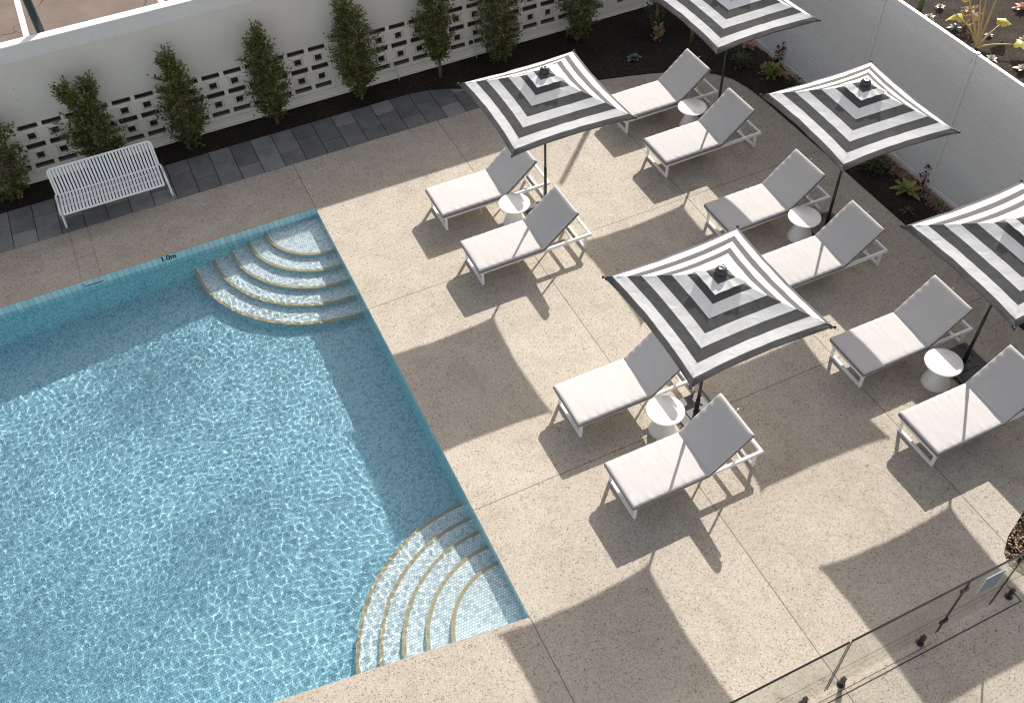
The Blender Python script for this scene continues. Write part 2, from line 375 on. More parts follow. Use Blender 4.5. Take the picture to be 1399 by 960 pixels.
poly('ground', [frame_out, frame_in[::-1]], M['asphalt'], -.14)
poly('car_park', [[(-40,3.36),(9.7,3.36),(9.7,60),(-40,60)]], M['asphalt'], -.008)
for x, y0 in ((-3.93, 4.2), (-.95, 4.2), (-6.95, 4.2), (2.05, 4.2)):
    o = MB(); o.box((x, 7.9, -.003), (.13, 6.2, .003)); 
    o = o.build('bay_line', M['linepaint']); tag(o, kind='structure')

# --- slate pavers between the deck and the garden bed
mb = MB(); mb.tone = []
def slab(x0, x1, y0, y1):
    g = .006; z0, z1 = -.06, -.004 + rnd.uniform(-.002, .002); c = .004
    X0, X1, Y0, Y1 = x0+g, x1-g, y0+g, y1-g
    def top(x, y): return (x, min(y, cl(x)), z1)
    vs = [(X0,Y0,z0),(X1,Y0,z0),(X1,Y1,z0),(X0,Y1,z0),(X0,Y0,z1-c),(X1,Y0,z1-c),(X1,Y1,z1-c),(X0,Y1,z1-c),(X0+c,Y0+c,z1),(X1-c,Y0+c,z1),(X1-c,Y1-c,z1),(X0+c,Y1-c,z1)]
    vs = [(x, min(y, cl(x)), z) for x, y, z in vs]
    if vs[3][1] <= vs[0][1] + .03: return
    fs = [(8,9,10,11)] + [(k, (k+1) % 4, 4+(k+1) % 4, 4+k) for k in range(4)] + [(4+k, 4+(k+1) % 4, 8+(k+1) % 4, 8+k) for k in range(4)]
    mb.add(vs, fs); t = rnd.random(); mb.tone += [t]*len(fs)
def cl(x):
    if x < 2.6: return 2.49
    x = max(x, 2.6)
    pts = [(2.6,2.49),(3.0,2.44),(3.35,2.36),(3.75,2.14),(4.3,1.86),(4.9,1.58),(5.6,1.31)]
    for (a, ya), (b, yb) in zip(pts, pts[1:]):
        if x <= b: return ya + (yb-ya)*(x-a)/(b-a)
    return 1.31
k = 0; x = -12.36
while x < 3.90:
    w = .408; s = .40 if k % 2 else .70
    slab(x, x+w, 1.395, 1.395+1.095-s); slab(x, x+w, 2.49-s, 2.49); x += w; k += 1
tag(mb.build('slate_path', M['slate']), kind='structure')
mb = MB(); mb.add([(-16,1.385,-.022),(3.97,1.385,-.022),(3.97,1.98,-.022),(3.35,2.33,-.022),(2.6,2.48,-.022),(-16,2.48,-.022)], [(0,1,2,3,4,5)])
tag(mb.build('paver_bedding', M['grout']), kind='structure')

# ------------------------------------------------------------------ pool
FLOOR = -1.42; WL = -.15
def fz(x): return -.86+.062*x
mb = MB(); n = len(POOL)
for i in range(n):
    p, q = POOL[i], POOL[(i+1) % n]
    mb.add([(p[0],p[1],-.001),(q[0],q[1],-.001),(q[0],q[1],-.30),(p[0],p[1],-.30)], [(0,1,2,3)], 1)
    mb.add([(p[0],p[1],-.30),(q[0],q[1],-.30),(q[0],q[1],fz(q[0])),(p[0],p[1],fz(p[0]))], [(0,1,2,3)], 2)
mb.add([(p[0],p[1],fz(p[0])) for p in POOL], [tuple(range(n-1,-1,-1))], 0)
basin = tag(mb.build('pool_basin', [M['teal'], M['wline'], M['teal3']]), kind='structure')
# depth marking on the waterline tiles of the far wall
cu = bpy.data.curves.new('t', 'FONT'); cu.body = '1.0m'; cu.size = .135; cu.extrude = .001; cu.offset = .004
to = bpy.data.objects.new('t', cu); COL.objects.link(to); dg = bpy.context.evaluated_depsgraph_get()
tm = bpy.data.meshes.new_from_object(to.evaluated_get(dg)); bpy.data.objects.remove(to)
tm.materials.clear(); tm.materials.append(M['text'])
t = bpy.data.objects.new('depth_marking', tm); COL.objects.link(t); t.location = (-2.79, -.004, -.105); t.rotation_euler = (R(90), 0, 0); t.parent = basin
# skimmer mouth in the far wall
mb = MB(); mb.box((-3.93, -.004, -.11), (.32, .008, .012)); mb.box((-4.085, -.004, -.075), (.01, .008, .07)); mb.build('skimmer_opening', M['dark_strip'], basin)
def steps(name, C0, a0, a1, label_r, extra=0):
    """stack of quarter-round treads in a pool corner, highest tread innermost"""
    radii = label_r; zs = [-.235, -.36, -.485, -.61, -.735]
    mb = MB(); ns = MB(); N = 40
    prev_r = 0
    for r_, z in zip(radii, zs):
        ang = [a0 + (a1-a0)*k/N for k in range(N+1)]
        ri = prev_r - .0 if prev_r else 0
        inner = [(C0[0]+math.cos(a)*ri, C0[1]+math.sin(a)*ri, z) for a in ang]; rn = r_-.055
        mid = [(C0[0]+math.cos(a)*rn, C0[1]+math.sin(a)*rn, z) for a in ang]
        out = [(C0[0]+math.cos(a)*r_, C0[1]+math.sin(a)*r_, z) for a in ang]
        low = [(C0[0]+math.cos(a)*r_, C0[1]+math.sin(a)*r_, z-.045) for a in ang]
        bot = [(C0[0]+math.cos(a)*(r_-.001), C0[1]+math.sin(a)*(r_-.001), z-.13 if z > -.7 else -1.05) for a in ang]
        q = lambda A_, B_, t_, m_: t_.add(A_+B_, [(k, N+1+k, N+2+k, k+1) for k in range(N)], m_)
        q(inner, mid, mb, 0); q(low, bot, mb, 1); q(mid, out, ns, 0); q(out, low, ns, 0)
        prev_r = r_-.001
    o = tag(mb.build(name, [M['mosaic'], M['teal2']], smooth=False), kind='structure'); ns.build('step_nosing', M['nosing'], o)
    return o
st1 = steps('pool_steps', (0, 0), R(180), R(270), [1.0, 1.33, 1.66, 1.99, 2.34])
st2 = steps('pool_steps', (0, -8.71), R(90), R(180+6.6), [1.0, 1.325, 1.635, 1.94, 2.25])
# --- water: rippled surface closed below the floor
def water():
    x0, x1, y0, y1, st = -7.4, .04, -8.8, .04, .0128
    nx = int((x1-x0)/st); ny = int((y1-y0)/st)
    xs = np.linspace(x0, x1, nx+1); ys = np.linspace(y0, y1, ny+1); X, Y = np.meshgrid(xs, ys); Z = np.zeros_like(X)
    g = np.random.default_rng(5)
    # slow drift of the pattern so that wave crests bend and change direction
    wx = .10*np.sin(.9*X+.5*Y+1.)+.07*np.sin(1.7*Y-1.1*X+2.); wy = .10*np.sin(.8*Y-.6*X+.4)+.07*np.sin(1.9*X+.7*Y)
    U, V = X+wx, Y+wy
    cnt = 64
    for i in range(cnt):
        lam = .068*(2.6**g.random()); a = g.uniform(0, 2*math.pi); ph = g.uniform(0, 2*math.pi)
        Z += lam*WAVE*np.sin((U*math.cos(a)+V*math.sin(a))*2*math.pi/lam+ph)
    Z *= 1/math.sqrt(cnt)
    calm = .62+.38*np.sin(1.1*X-.8*Y+.6)*np.sin(.7*X+1.0*Y+1.9); calm = np.clip(calm, .68, 1.)
    d1 = np.hypot(X+3.4, Y+6.6); Z *= calm
    for i in range(6):
        lam = g.uniform(.45, 1.0); a = g.uniform(0, 6.28); Z += lam*.0011*np.sin((X*math.cos(a)+Y*math.sin(a))*6.283/lam+g.uniform(0, 6))
    Z += WL
    nv = (nx+1)*(ny+1); v = np.stack([X.ravel(), Y.ravel(), Z.ravel()], 1)
    idx = np.arange(nv).reshape(ny+1, nx+1)
    f = np.stack([idx[:-1,:-1].ravel(), idx[:-1,1:].ravel(), idx[1:,1:].ravel(), idx[1:,:-1].ravel()], 1)
    bz = FLOOR-.25
    vb = v.copy()
    ring = np.concatenate([idx[0,:], idx[1:,-1], idx[-1,-2::-1], idx[-2:0:-1,0]])
    lowv = v[ring].copy(); lowv[:,2] = bz; v = np.concatenate([v, lowv]); k = len(ring); li = nv+np.arange(k)
    side = np.stack([ring, li, np.roll(li, -1), np.roll(ring, -1)], 1)
    quads = np.concatenate([f, side]); loops = np.concatenate([quads.ravel(), li[::-1]])
    me = bpy.data.meshes.new('water'); me.vertices.add(len(v)); me.vertices.foreach_set('co', v.ravel().astype(np.float32))
    me.loops.add(len(loops)); me.loops.foreach_set('vertex_index', loops.astype(np.int32))
    me.polygons.add(len(quads)+1); me.polygons.foreach_set('loop_start', np.concatenate([np.arange(len(quads))*4, [len(quads)*4]]).astype(np.int32))
    me.polygons.foreach_set('loop_total', np.concatenate([np.full(len(quads), 4), [k]]).astype(np.int32))
    me.update(calc_edges=True); me.validate()
    sm = np.zeros(len(quads)+1, dtype=bool); sm[:len(f)] = True; me.polygons.foreach_set('use_smooth', sm)
    me.materials.append(M['water']); o = bpy.data.objects.new('water', me); COL.objects.link(o); o.cycles.is_caustics_caster = True
    return tag(o, kind='structure')
WAVE = .0068
water()
for o in [basin, st1, st2] + list(st1.children) + list(st2.children) + list(basin.children): o.cycles.is_caustics_receiver = True

# ------------------------------------------------------------------ breeze block wall
WY = 3.185; WT = 2.615
wall = thing('breeze_block_wall', 'long pale painted wall with a breeze block screen along its foot and a white capping', 'wall', (0, WY, 0))
X0, X1 = -9.0, 9.875; MOD = .4150; HX = .83
mb = MB(); mb.box(((X0+X1)/2, .08, (1.145+2.33)/2), (X1-X0, .16, 2.33-1.145)); mb.build('upper_wall', M['wall'], wall)
mb = MB(); mb.box(((X0+X1)/2, .079, (2.33+WT-.012)/2), (X1-X0, .17, WT-.012-2.33)); mb.build('top_band', M['wallcap'], wall, bevel=.004)
mb = MB(); mb.box(((X0+X1)/2, .079, WT), (X1-X0+.01, .19, .024)); mb.build('capping', M['capwhite'], wall, bevel=.004)
mb = MB(); mb.box(((X0+X1)/2, .075, .075), (X1-X0, .21, .15)); mb.box(((X0+X1)/2, .08, .172), (X1-X0, .18, .038)); mb.box(((X0+X1)/2, .06, .0), (X1-X0, .27, .03)); mb.build('plinth', M['block'], wall, bevel=.008)
mb = MB(); mb.box(((X0+X1)/2, .14, .67), (X1-X0, .02, .96)); mb.build('screen_backing', M['pocket'], wall)  # dark colour stands in for the shade behind the openings
# the block screen: bars between slots and holes, one sheet of blocks
piers = [(-8.6,-8.2), (-4.98,-4.47), (1.50,1.95), (7.55,7.9)]
bb = MB(); fr = MB(); D = .05
rows = [(.19,.235), (.325,.635), (.740,1.045)]
lg = MB()
def ledge(z, xa, xb): lg.box(((xa+xb)/2, .026, z+.001), (xb-xa, .046, .003))  # darker brown strip laid on each slot and hole sill
def hbar(z0, z1, xa, xb, y0=.0, d=D): bb.box(((xa+xb)/2, y0+d/2, (z0+z1)/2), (xb-xa, d, z1-z0))
spans = []; a = X0
for p in piers: spans.append((a, p[0])); a = p[1]
spans.append((a, X1))
for xa, xb in spans:
    hbar(.19, .226, xa, xb); hbar(1.137, 1.146, xa, xb)
    for z0, z1 in ((.326, .634), (.741, 1.042)):
        zc = (z0+z1)/2; hz = .068; hbar(z0, zc-hz, xa, xb); hbar(zc+hz, z1, xa, xb)
        k0 = math.ceil((xa-HX)/MOD-.5); k1 = math.floor((xb-HX)/MOD+.5); last = xa
        for k in range(k0, k1+1):
            hx = HX+k*MOD
            if hx-.07 < xa or hx+.07 > xb: continue
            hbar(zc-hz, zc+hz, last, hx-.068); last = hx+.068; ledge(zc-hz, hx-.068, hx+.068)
            # raised frame round the hole, slightly raised plain square beside it
            for s_, w_ in ((-1, .022), (1, .022)):
                fr.box((hx+s_*.082, -.008, zc), (.024, .034, .19)); fr.box((hx, -.008, zc+s_*.084), (.14, .034, .024))
            sx = hx+MOD/2
            if sx+.12 < xb: fr.box((sx, -.014, zc), (.20, .036, .24))
        hbar(zc-hz, zc+hz, last, xb)
    for z0, z1 in ((.226, .326), (.634, .741), (1.042, 1.137)):
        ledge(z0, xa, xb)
        k0 = math.floor((xa-HX)/MOD); k1 = math.ceil((xb-HX)/MOD)
        for k in range(k0, k1+1):
            px = HX+(k+.5)*MOD; l, r_ = max(px-.04, xa), min(px+.04, xb)
            if r_ > l: hbar(z0, z1, l, r_)
bb.build('breeze_block_screen', M['block'], wall); lg.build('ledge_strip', M['ledge'], wall); fr.build('block_relief', M['block'], wall, bevel=.003)
mb = MB()
for a, b in piers: mb.box(((a+b)/2, .07, .665), (b-a-.004, .155, .955))
for a, b in piers: mb.box((b-.28 if a > 0 else a+.03, -.0015, 1.73), (.012, .006, 1.15), m=0)
mb.build('pier', M['block'], wall, bevel=.003)
for i, (xa, h) in enumerate(((2.72, .30), (4.45, .42))):
    o = MB(); o.tube([(xa-.12, WY-.03, h), (xa-.03, WY-.06, h+.01), (xa+.02, WY-.09, h-.06), (xa+.03, WY-.11, .12), (xa+.05, WY-.14, -.03)], .011, 8)
    tag(o.build('garden_pipe', M['hose'], smooth=True), ['thin white pipe curling out of the block screen between the fifth and sixth clipped trees', 'thin white pipe dropping from the block screen behind the striped umbrella side of the bed'][i] if False else
        ['thin white pipe bending out of the block screen just right of the wall joint', 'thin white pipe dropping down the block screen between two trees beyond the slate path'][i], 'pipe', 'irrigation pipes at the wall foot')
# lamp post behind the wall, and one beyond the frame that drops its shadow across the deck
def post(x, y, h, r, lab):
    t = thing('lamp_post', lab, 'lamp post', (x, y, 0), group='dark green posts behind the wall')
    a = MB(); a.tube([(0,0,-.02), (0,0,h)], [r, r*.8], 20); a.build('post_shaft', M['lamp'], t, smooth=True)
    a = MB(); a.lathe([(r*1.9, -.02), (r*1.9, .03), (r*1.25, .06), (r*1.2, .5), (r*1.02, .54)], n=20); a.build('post_base', M['lamp'], t)
    return t
post(-3.31, 3.47, 5.6, .075, 'dark green round post standing behind the pale wall at its far left end')
post(9.62, 3.96, 4.35, .062, 'dark green post standing behind the wall, out past the top edge of the photo')

# ------------------------------------------------------------------ steel fence on the right
FX = 9.88; FH = 2.65
fence = thing('steel_sheet_fence', 'tall light grey fence of fine ribbed steel sheets with slim posts and a top rail', 'fence', (FX, 0, 0))
posts = [3.32, 1.92, -.22, -2.36, -4.49, -6.62, -8.75, -10.88, -13.0]
for i in range(len(posts)-1):
    ya, yb = posts[i+1]+.03, posts[i]-.03; mb = MB(); prof = []; z = .06
    while z < FH-.10:
        prof += [(0, z), (0, z+.030), (.006, z+.036), (.006, z+.052), (0, z+.058)]; z += .058+.0005
    prof = [p for p in prof if p[1] < FH-.06]
    vs = [(x, ya, z) for x, z in prof]+[(x, yb, z) for x, z in prof]; n = len(prof)
    mb.add(vs, [(k, k+1, n+k+1, n+k) for k in range(n-1)]); mb.add([(.02, ya, .05), (.02, yb, .05), (.02, yb, FH-.05), (.02, ya, FH-.05)], [(0,1,2,3)])
    mb.build('ribbed_sheet', M['fence'], fence)
    mb = MB(); mb.box((.006, (ya+yb)/2, FH-.055), (.05, yb-ya, .085)); mb.box((.006, (ya+yb)/2, FH), (.062, yb-ya+.06, .022)); mb.build('top_rail', M['fpost'], fence, bevel=.003)
    mb = MB(); mb.box((.006, (ya+yb)/2, .045), (.05, yb-ya, .06)); mb.build('bottom_rail', M['fpost'], fence, bevel=.003)
for i, y in enumerate(posts):
    mb = MB(); mb.box((-.004, y, FH/2), (.062, .058, FH-.01)); mb.box((.006, y, FH+.012), (.072, .068, .03)); mb.box((-.0365, y+.024, FH-.12), (.004, .006, .09), m=1)
    mb.build('fence_post', [M['fpost'], M['black']], fence, bevel=.004)

# ------------------------------------------------------------------ umbrellas
def make_umbrella(label):
    t = thing('striped_umbrella', label, 'umbrella', group='striped umbrellas between pairs of loungers')
    H0, AP, S = 2.35, 2.835, 1.035
    bounds = [0, .07, .20, .33, .46, .59, .72, .86]
    rows_ = []
    for i in range(len(bounds)-1):
        for k in range(4): rows_.append((bounds[i]+(bounds[i+1]-bounds[i])*k/4, i))
    rows_.append((bounds[-1], 6)); NS = 28; mb = MB(); hm = MB()
    cs = [(-1,-1), (1,-1), (1,1), (-1,1)]
    def P(c, tt, lift=0): return Vector((c[0]*S*(1-tt), c[1]*S*(1-tt), H0-.012+.042*min(1, tt/.07)+(AP-H0-.03)*max(0, (tt-.07)/.93)**1.04+lift))
    def surf(q, tt, s_):
        bow = .05*(1-s_*s_)*(1-tt)**1.3; a, b = P(cs[q], tt), P(cs[(q+1) % 4], tt); p = a.lerp(b, (s_+1)/2); inw = Vector((-(cs[q][0]+cs[(q+1)%4][0])/2, -(cs[q][1]+cs[(q+1)%4][1])/2, .40)); p += inw*bow
        w = (1-s_*s_)
        p.z += -.028*w*math.sin(min(1, tt*1.1+.12)*math.pi) + .0045*noise.noise(Vector((p.x*5+q*9, p.y*5, 3)))*w*2 + .012*w*max(0, 1-tt*5)*math.sin(s_*9+q)*.35
        # radiating creases near the corners
        cr = max(0, abs(s_)-.62)/.38*max(0, 1-tt*3.2); p.z += .007*cr*math.sin(tt*60+q*2+s_*8)
        return p
    for q in range(4):
        vs = []; n = NS+1
        for tt, _ in rows_:
            for k in range(n): vs.append(surf(q, tt, -1+2*k/NS))
        for i in range(len(rows_)-1):
            fs = [(i*n+k, i*n+k+1, (i+1)*n+k+1, (i+1)*n+k) for k in range(NS)]
            if i == 0: mb.add(vs, fs, rows_[i][1] % 2)
            else:
                b = len(mb.v)-len(vs)
                for f in fs: mb.f.append(tuple(b+j for j in f)); mb.m.append(rows_[i][1] % 2)
        # hem hanging under the edge
        e = [surf(q, 0, -1+2*k/NS) for k in range(n)]; inn = Vector((-(cs[q][0]+cs[(q+1)%4][0])/2, -(cs[q][1]+cs[(q+1)%4][1])/2, 0))
        hm.add([p+inn*.001 for p in e]+[p+inn*.012-Vector((0,0,.034)) for p in e]+[p+inn*.05-Vector((0,0,.02)) for p in e],
               [(k, n+k, n+k+1, k+1) for k in range(NS)]+[(n+k, 2*n+k, 2*n+k+1, n+k+1) for k in range(NS)])
    cn = mb.build('canopy', [M['cdark'], M['cwhite']], t, smooth=True)
    hm.build('canopy_hem', M['hem'], cn, smooth=True)
    # vent cap with its own wavy white band and dark crown
    vb = MB(); S2 = .24; A2 = 2.868; Z2 = 2.785; rr = [0, .12, .24, .35, .45, .58, .75, 1.0]; NV = 12
    for q in range(4):
        vs = []
        for tt in rr:
            a = Vector((cs[q][0]*S2*(1-tt), cs[q][1]*S2*(1-tt), Z2+(A2-Z2)*tt)); b_ = Vector((cs[(q+1)%4][0]*S2*(1-tt), cs[(q+1)%4][1]*S2*(1-tt), Z2+(A2-Z2)*tt))
            for k in range(NV+1):
                s_ = -1+2*k/NV; p = a.lerp(b_, (s_+1)/2); p *= 1; sc2 = 1-.05*(1-s_*s_)*(1-tt)
                p.x *= sc2; p.y *= sc2; p.z += .005*math.sin(s_*8+q*2.)*(1-tt)*(1-s_*s_*.5)-.008*(1-s_*s_)*(1-tt)
                vs.append(p)
        b0 = len(vb.v); vb.v += [tuple(p) for p in vs]
        for i in range(len(rr)-1):
            for k in range(NV): vb.f.append((b0+i*(NV+1)+k, b0+i*(NV+1)+k+1, b0+(i+1)*(NV+1)+k+1, b0+(i+1)*(NV+1)+k)); vb.m.append(1 if rr[i] < .44 else 0)
    vb.build('vent_cap', [M['cdark'], M['cwhite']], t, smooth=True)
    f = MB(); f.lathe([(.072, 2.850), (.078, 2.856), (.080, 2.872), (.077, 2.892), (.066, 2.912), (.046, 2.926), (.018, 2.933), (.016, 2.929), (.004, 2.928)], n=24); f.build('finial', M['finial'], t, smooth=True)
    p = MB(); p.tube([(0,0,.02), (0,0,2.86)], .0195, 16); p.tube([(0,0,.02), (0,0,1.02)], .0245, 16); p.build('pole', M['black'], t, smooth=True)
    for q in range(4):
        r_ = MB(); c = cs[q]
        pts = [(c[0]*.03, c[1]*.03, 2.755)]+[(c[0]*S*(1-u), c[1]*S*(1-u), H0+(AP-H0)*u-.03) for u in (.8,.6,.4,.2,.02)]
        r_.tube(pts, .009, 8); r_.tube([(c[0]*.03, c[1]*.03, 2.02), (c[0]*S*.55, c[1]*S*.55, H0+(AP-H0)*.45-.03)], .008, 8); r_.build('rib', M['black'], t)
        k = MB(); k.lathe([(.006,-.034), (.017,-.026), (.02,-.012), (.017,.002), (.006,.008)], (c[0]*(S+.012), c[1]*(S+.012), H0-.004), 10); k.build('corner_tip', M['black'], t, smooth=True)
    h = MB(); h.lathe([(.03, 1.99), (.045, 2.0), (.045, 2.05), (.03, 2.06)], n=16); h.build('runner', M['black'], t); h = MB(); h.lathe([(.03, 2.72), (.05, 2.73), (.05, 2.77), (.03, 2.78)], n=16); h.build('hub', M['black'], t)
    b = MB(); b.box((0,0,.03), (.60,.60,.045)); b.box((0,0,.056), (.30,.30,.012)); base = b.build('base_plate', M['base'], t, bevel=.012)
    for sx, sy in ((-.22,-.22), (.22,-.22), (.22,.22), (-.22,.22)):
        q = MB(); q.lathe([(.014, .052), (.014, .062), (.008, .066)], (sx, sy, 0), 10); q.build('bolt', M['black'], base)
    g = MB(); g.lathe([(.045,.05), (.045,.07), (.033,.075), (.033,.34), (.030,.345)], n=18); g.build('base_sleeve', M['black'], t)
    for z, sd in ((.16, 1), (.30, 1)):
        g = MB(); g.tube([(0,-.025,z), (.0,-.075,z)], .006, 8); g.tube([(0,-.07,z), (0,-.095,z)], .019, 10); g.build('clamp_knob', M['black'], t)
    return t
U = make_umbrella('striped umbrella nearest the slate path, shading the two loungers by the pool corner')
U.location = (3.57, -2.02, 0); U.rotation_euler = (0, 0, R(-.8))
for loc, rz, lab in (((3.55,-6.925,0), .6, 'large striped umbrella in the middle of the deck, nearest the sunlit pool steps'),
                     ((7.63,-4.545,0), -1.6, 'striped umbrella beside the light grey fence with its full canopy in view'),
                     ((7.67,-1.11,0), .9, 'striped umbrella cut off by the top edge of the photo'),
                     ((7.58,-7.92,0), -.4, 'striped umbrella cut off by the right edge of the photo')):
    dup(U, loc, R(rz), lab)

# ------------------------------------------------------------------ loungers
def cushion(L, W, T, name_seed, crease=()):
    """padded cushion with rounded, slightly puffed sides, origin at the low front corner centre"""
    nx, ny = 40, 20; vs = []; fs = []
    def pt(u, v, side):
        x = u*L; y = (v-.5)*W; du = min(u, 1-u)*L; dv = min(v, 1-v)*W; rr = .042
        e = lambda d: 1-(max(0, rr-d)/rr)**2
        prof = math.sqrt(max(0, e(du)))*math.sqrt(max(0, e(dv)))
        puff = 1+.20*math.sin(math.pi*min(1, u))*math.sin(math.pi*v)
        z = T/2+side*(T/2)*(.46+.54*prof)*(puff if side > 0 else 1)
        if side > 0:
            z += .004*noise.noise(Vector((x*4+name_seed, y*4, name_seed)))
            edge = max(0, 1-dv/.16); z += .007*edge*math.sin(x*46+name_seed)*(.5+.5*noise.noise(Vector((x*3, y, name_seed+5))))
        inset = (1-prof)*.006
        return (x+(inset if u < .5 else -inset), y+(inset if v < .5 else -inset), z)
    us = [0, .006, .014, .024]+[.024+(.952)*k/(nx-6) for k in range(1, nx-6)]+[.976, .986, .994, 1]; vv = [0, .01, .022, .038]+[.038+.924*k/(ny-6) for k in range(1, ny-6)]+[.962, .978, .99, 1]
    nu, nv = len(us), len(vv)
    for side in (-1, 1):
        for u in us:
            for v in vv: vs.append(pt(u, v, side))
    for i in range(nu-1):
        for j in range(nv-1):
            a = i*nv+j; fs.append((a, a+1, a+nv+1, a+nv)); b = nu*nv+a; fs.append((b, b+nv, b+nv+1, b+1))
    B = nu*nv; ntop = len(fs)
    for i in range(nu-1):
        a = i*nv; fs.append((a, a+nv, B+a+nv, B+a)); a = i*nv+nv-1; fs.append((a, B+a, B+a+nv, a+nv))
    for j in range(nv-1):
        fs.append((j, B+j, B+j+1, j+1)); a = (nu-1)*nv+j; fs.append((a, a+1, B+a+1, B+a))
    return vs, fs, ntop
def make_lounger(label, seed):
    t = thing('sun_lounger', label, 'sun lounger', group='sun loungers in pairs under the umbrellas')
    W = .70; Z = .275; F = M['white']
    for s in (-1, 1):
        b = MB(); b.box((1.055, s*(W/2-.02), Z), (2.05, .04, .055)); b.build('side_rail', F, t, bevel=.004)
    for bx_, bz_, bw_, bh_ in ((.05, Z, .04, .052), (2.06, Z, .04, .052), (1.22, Z-.012, .035, .03), (1.74, Z-.012, .035, .03)):
        b = MB(); b.box((bx_, 0, bz_), (bw_, W-.078, bh_)); b.build('cross_bar', F, t, bevel=.003)
    for x in (.085, 1.965):
        b = MB()
        for s in (-1, 1): b.box((x, s*(W/2-.02), .128), (.042, .038, .252))
        b.box((x, 0, .021), (.040, W-.082, .042)); b.build('leg_frame', F, t, bevel=.004)
    b = MB()
    for k in range(11): b.box((.12+k*.10, 0, Z+.010), (.045, W-.085, .012))
    b.build('seat_slats', F, t)
    vs, fs, nt_ = cushion(1.19, .80, .108, seed); b = MB(); b.add([(x, y, z+.302) for x, y, z in vs], fs); b.m = [0]*nt_+[1]*(len(fs)-nt_); sm = b.build('seat_cushion', [M['cushion'], M['gusset']], t, smooth=True)
    an = R(41); Rm = Matrix.Rotation(-an, 3, 'Y'); off = Vector((1.205, 0, .315))
    vs, fs, nt_ = cushion(.83, .80, .10, seed+3.3); b = MB(); b.add([Rm @ Vector(p)+off for p in vs], fs); b.m = [0]*nt_+[1]*(len(fs)-nt_); bc = b.build('back_cushion', [M['cushion'], M['gusset']], t, smooth=True)
    b = MB()
    for s in (-1, 1): b.bar(Rm @ Vector((-.0, s*.30, -.02))+off, Rm @ Vector((.80, s*.30, -.02))+off, .03, .028)
    for u in (.02, .2, .4, .6, .785): b.bar(Rm @ Vector((u, -.285, -.02))+off, Rm @ Vector((u, .285, -.02))+off, .03, .014)
    b.build('backrest_frame', F, t, bevel=.003)
    for s in (-1, 1):
        b = MB(); b.bar(Rm @ Vector((.46, s*.25, -.04))+off, (1.735, s*.25, Z+.005), .022, .022); b.build('support_strut', F, t)
    b = MB(); c = Rm @ Vector((.83, .06, .03))+off; b.tube([c, c+Vector((.03,.0,.015)), c+Vector((.05,.015,.005)), c+Vector((.035,.03,-.01))], .007, 6); b.build('cushion_loop', M['white'], bc)
    return t
PX0 = 1.785; PX1 = 5.862
Ls = [(PX0,-1.275,'sun lounger by the pool corner, head end under the umbrella nearest the slate path'),
      (PX0+.01,-2.785,'sun lounger by the pool corner, in front of the umbrella nearest the slate path'),
      (5.875,-.335,'sun lounger topmost in the photo, its backrest against the dark garden soil'),
      (PX1,-1.80,'sun lounger second from the garden bed, in front of the topmost umbrella pole'),
      (PX0,-6.21,'sun lounger with its backrest half hidden by the large central umbrella'),
      (PX0+.01,-7.72,'sun lounger nearest the sunlit pool steps, in front of the central umbrella pole'),
      (PX1,-3.83,'sun lounger with shaded foot end, just above the far corner of the central canopy'),
      (PX1,-5.31,'sun lounger whose foot end hides behind the large central striped canopy'),
      (PX1+.01,-7.245,'sun lounger with shaded foot end, touching the right corner of the central canopy'),
      (PX1,-8.80,'sun lounger cut off by the right edge of the photo, nearest the glass fence')]
protos = [make_lounger(Ls[0][2], 1.3), make_lounger(Ls[1][2], 8.9)]
for i, (x, y, lab) in enumerate(Ls):
    if i < 2: o = protos[i]; o.location = (x, y, 0)
    else: o = dup(protos[(i*7+i//3) % 2], (x, y, 0), R(((i*37) % 7-3)*.12), lab)

# ------------------------------------------------------------------ side tables
def make_table(label):
    t = thing('side_table', label, 'side table', group='round white side tables')
    b = MB(); b.lathe([(.255,.428), (.268,.434), (.272,.442), (.270,.449), (.262,.452), (.01,.4525)], n=56); b.build('table_top', M['plastic'], t, smooth=True)
    b = MB(); b.lathe([(.205,.0), (.207,.012), (.195,.06), (.165,.14), (.135,.22), (.112,.30), (.102,.36), (.105,.40), (.125,.426)], n=44); b.build('pedestal', M['plastic'], t, smooth=True)
    return t
T = make_table('round white side table by the pool corner pair of loungers'); T.location = (2.985, -2.0, 0)
for loc, lab in (((7.12,-1.05,0), 'round white side table under the topmost umbrella, nearest the garden bed'), ((2.975,-6.96,0), 'round white side table in front of the central umbrella pole'),
                 ((7.115,-4.52,0), 'round white side table beside the pole of the umbrella next to the fence'), ((6.99,-8.0,0), 'round white side table by the charcoal base plate near the right edge')):
    dup(T, loc, rnd.random()*6, lab)

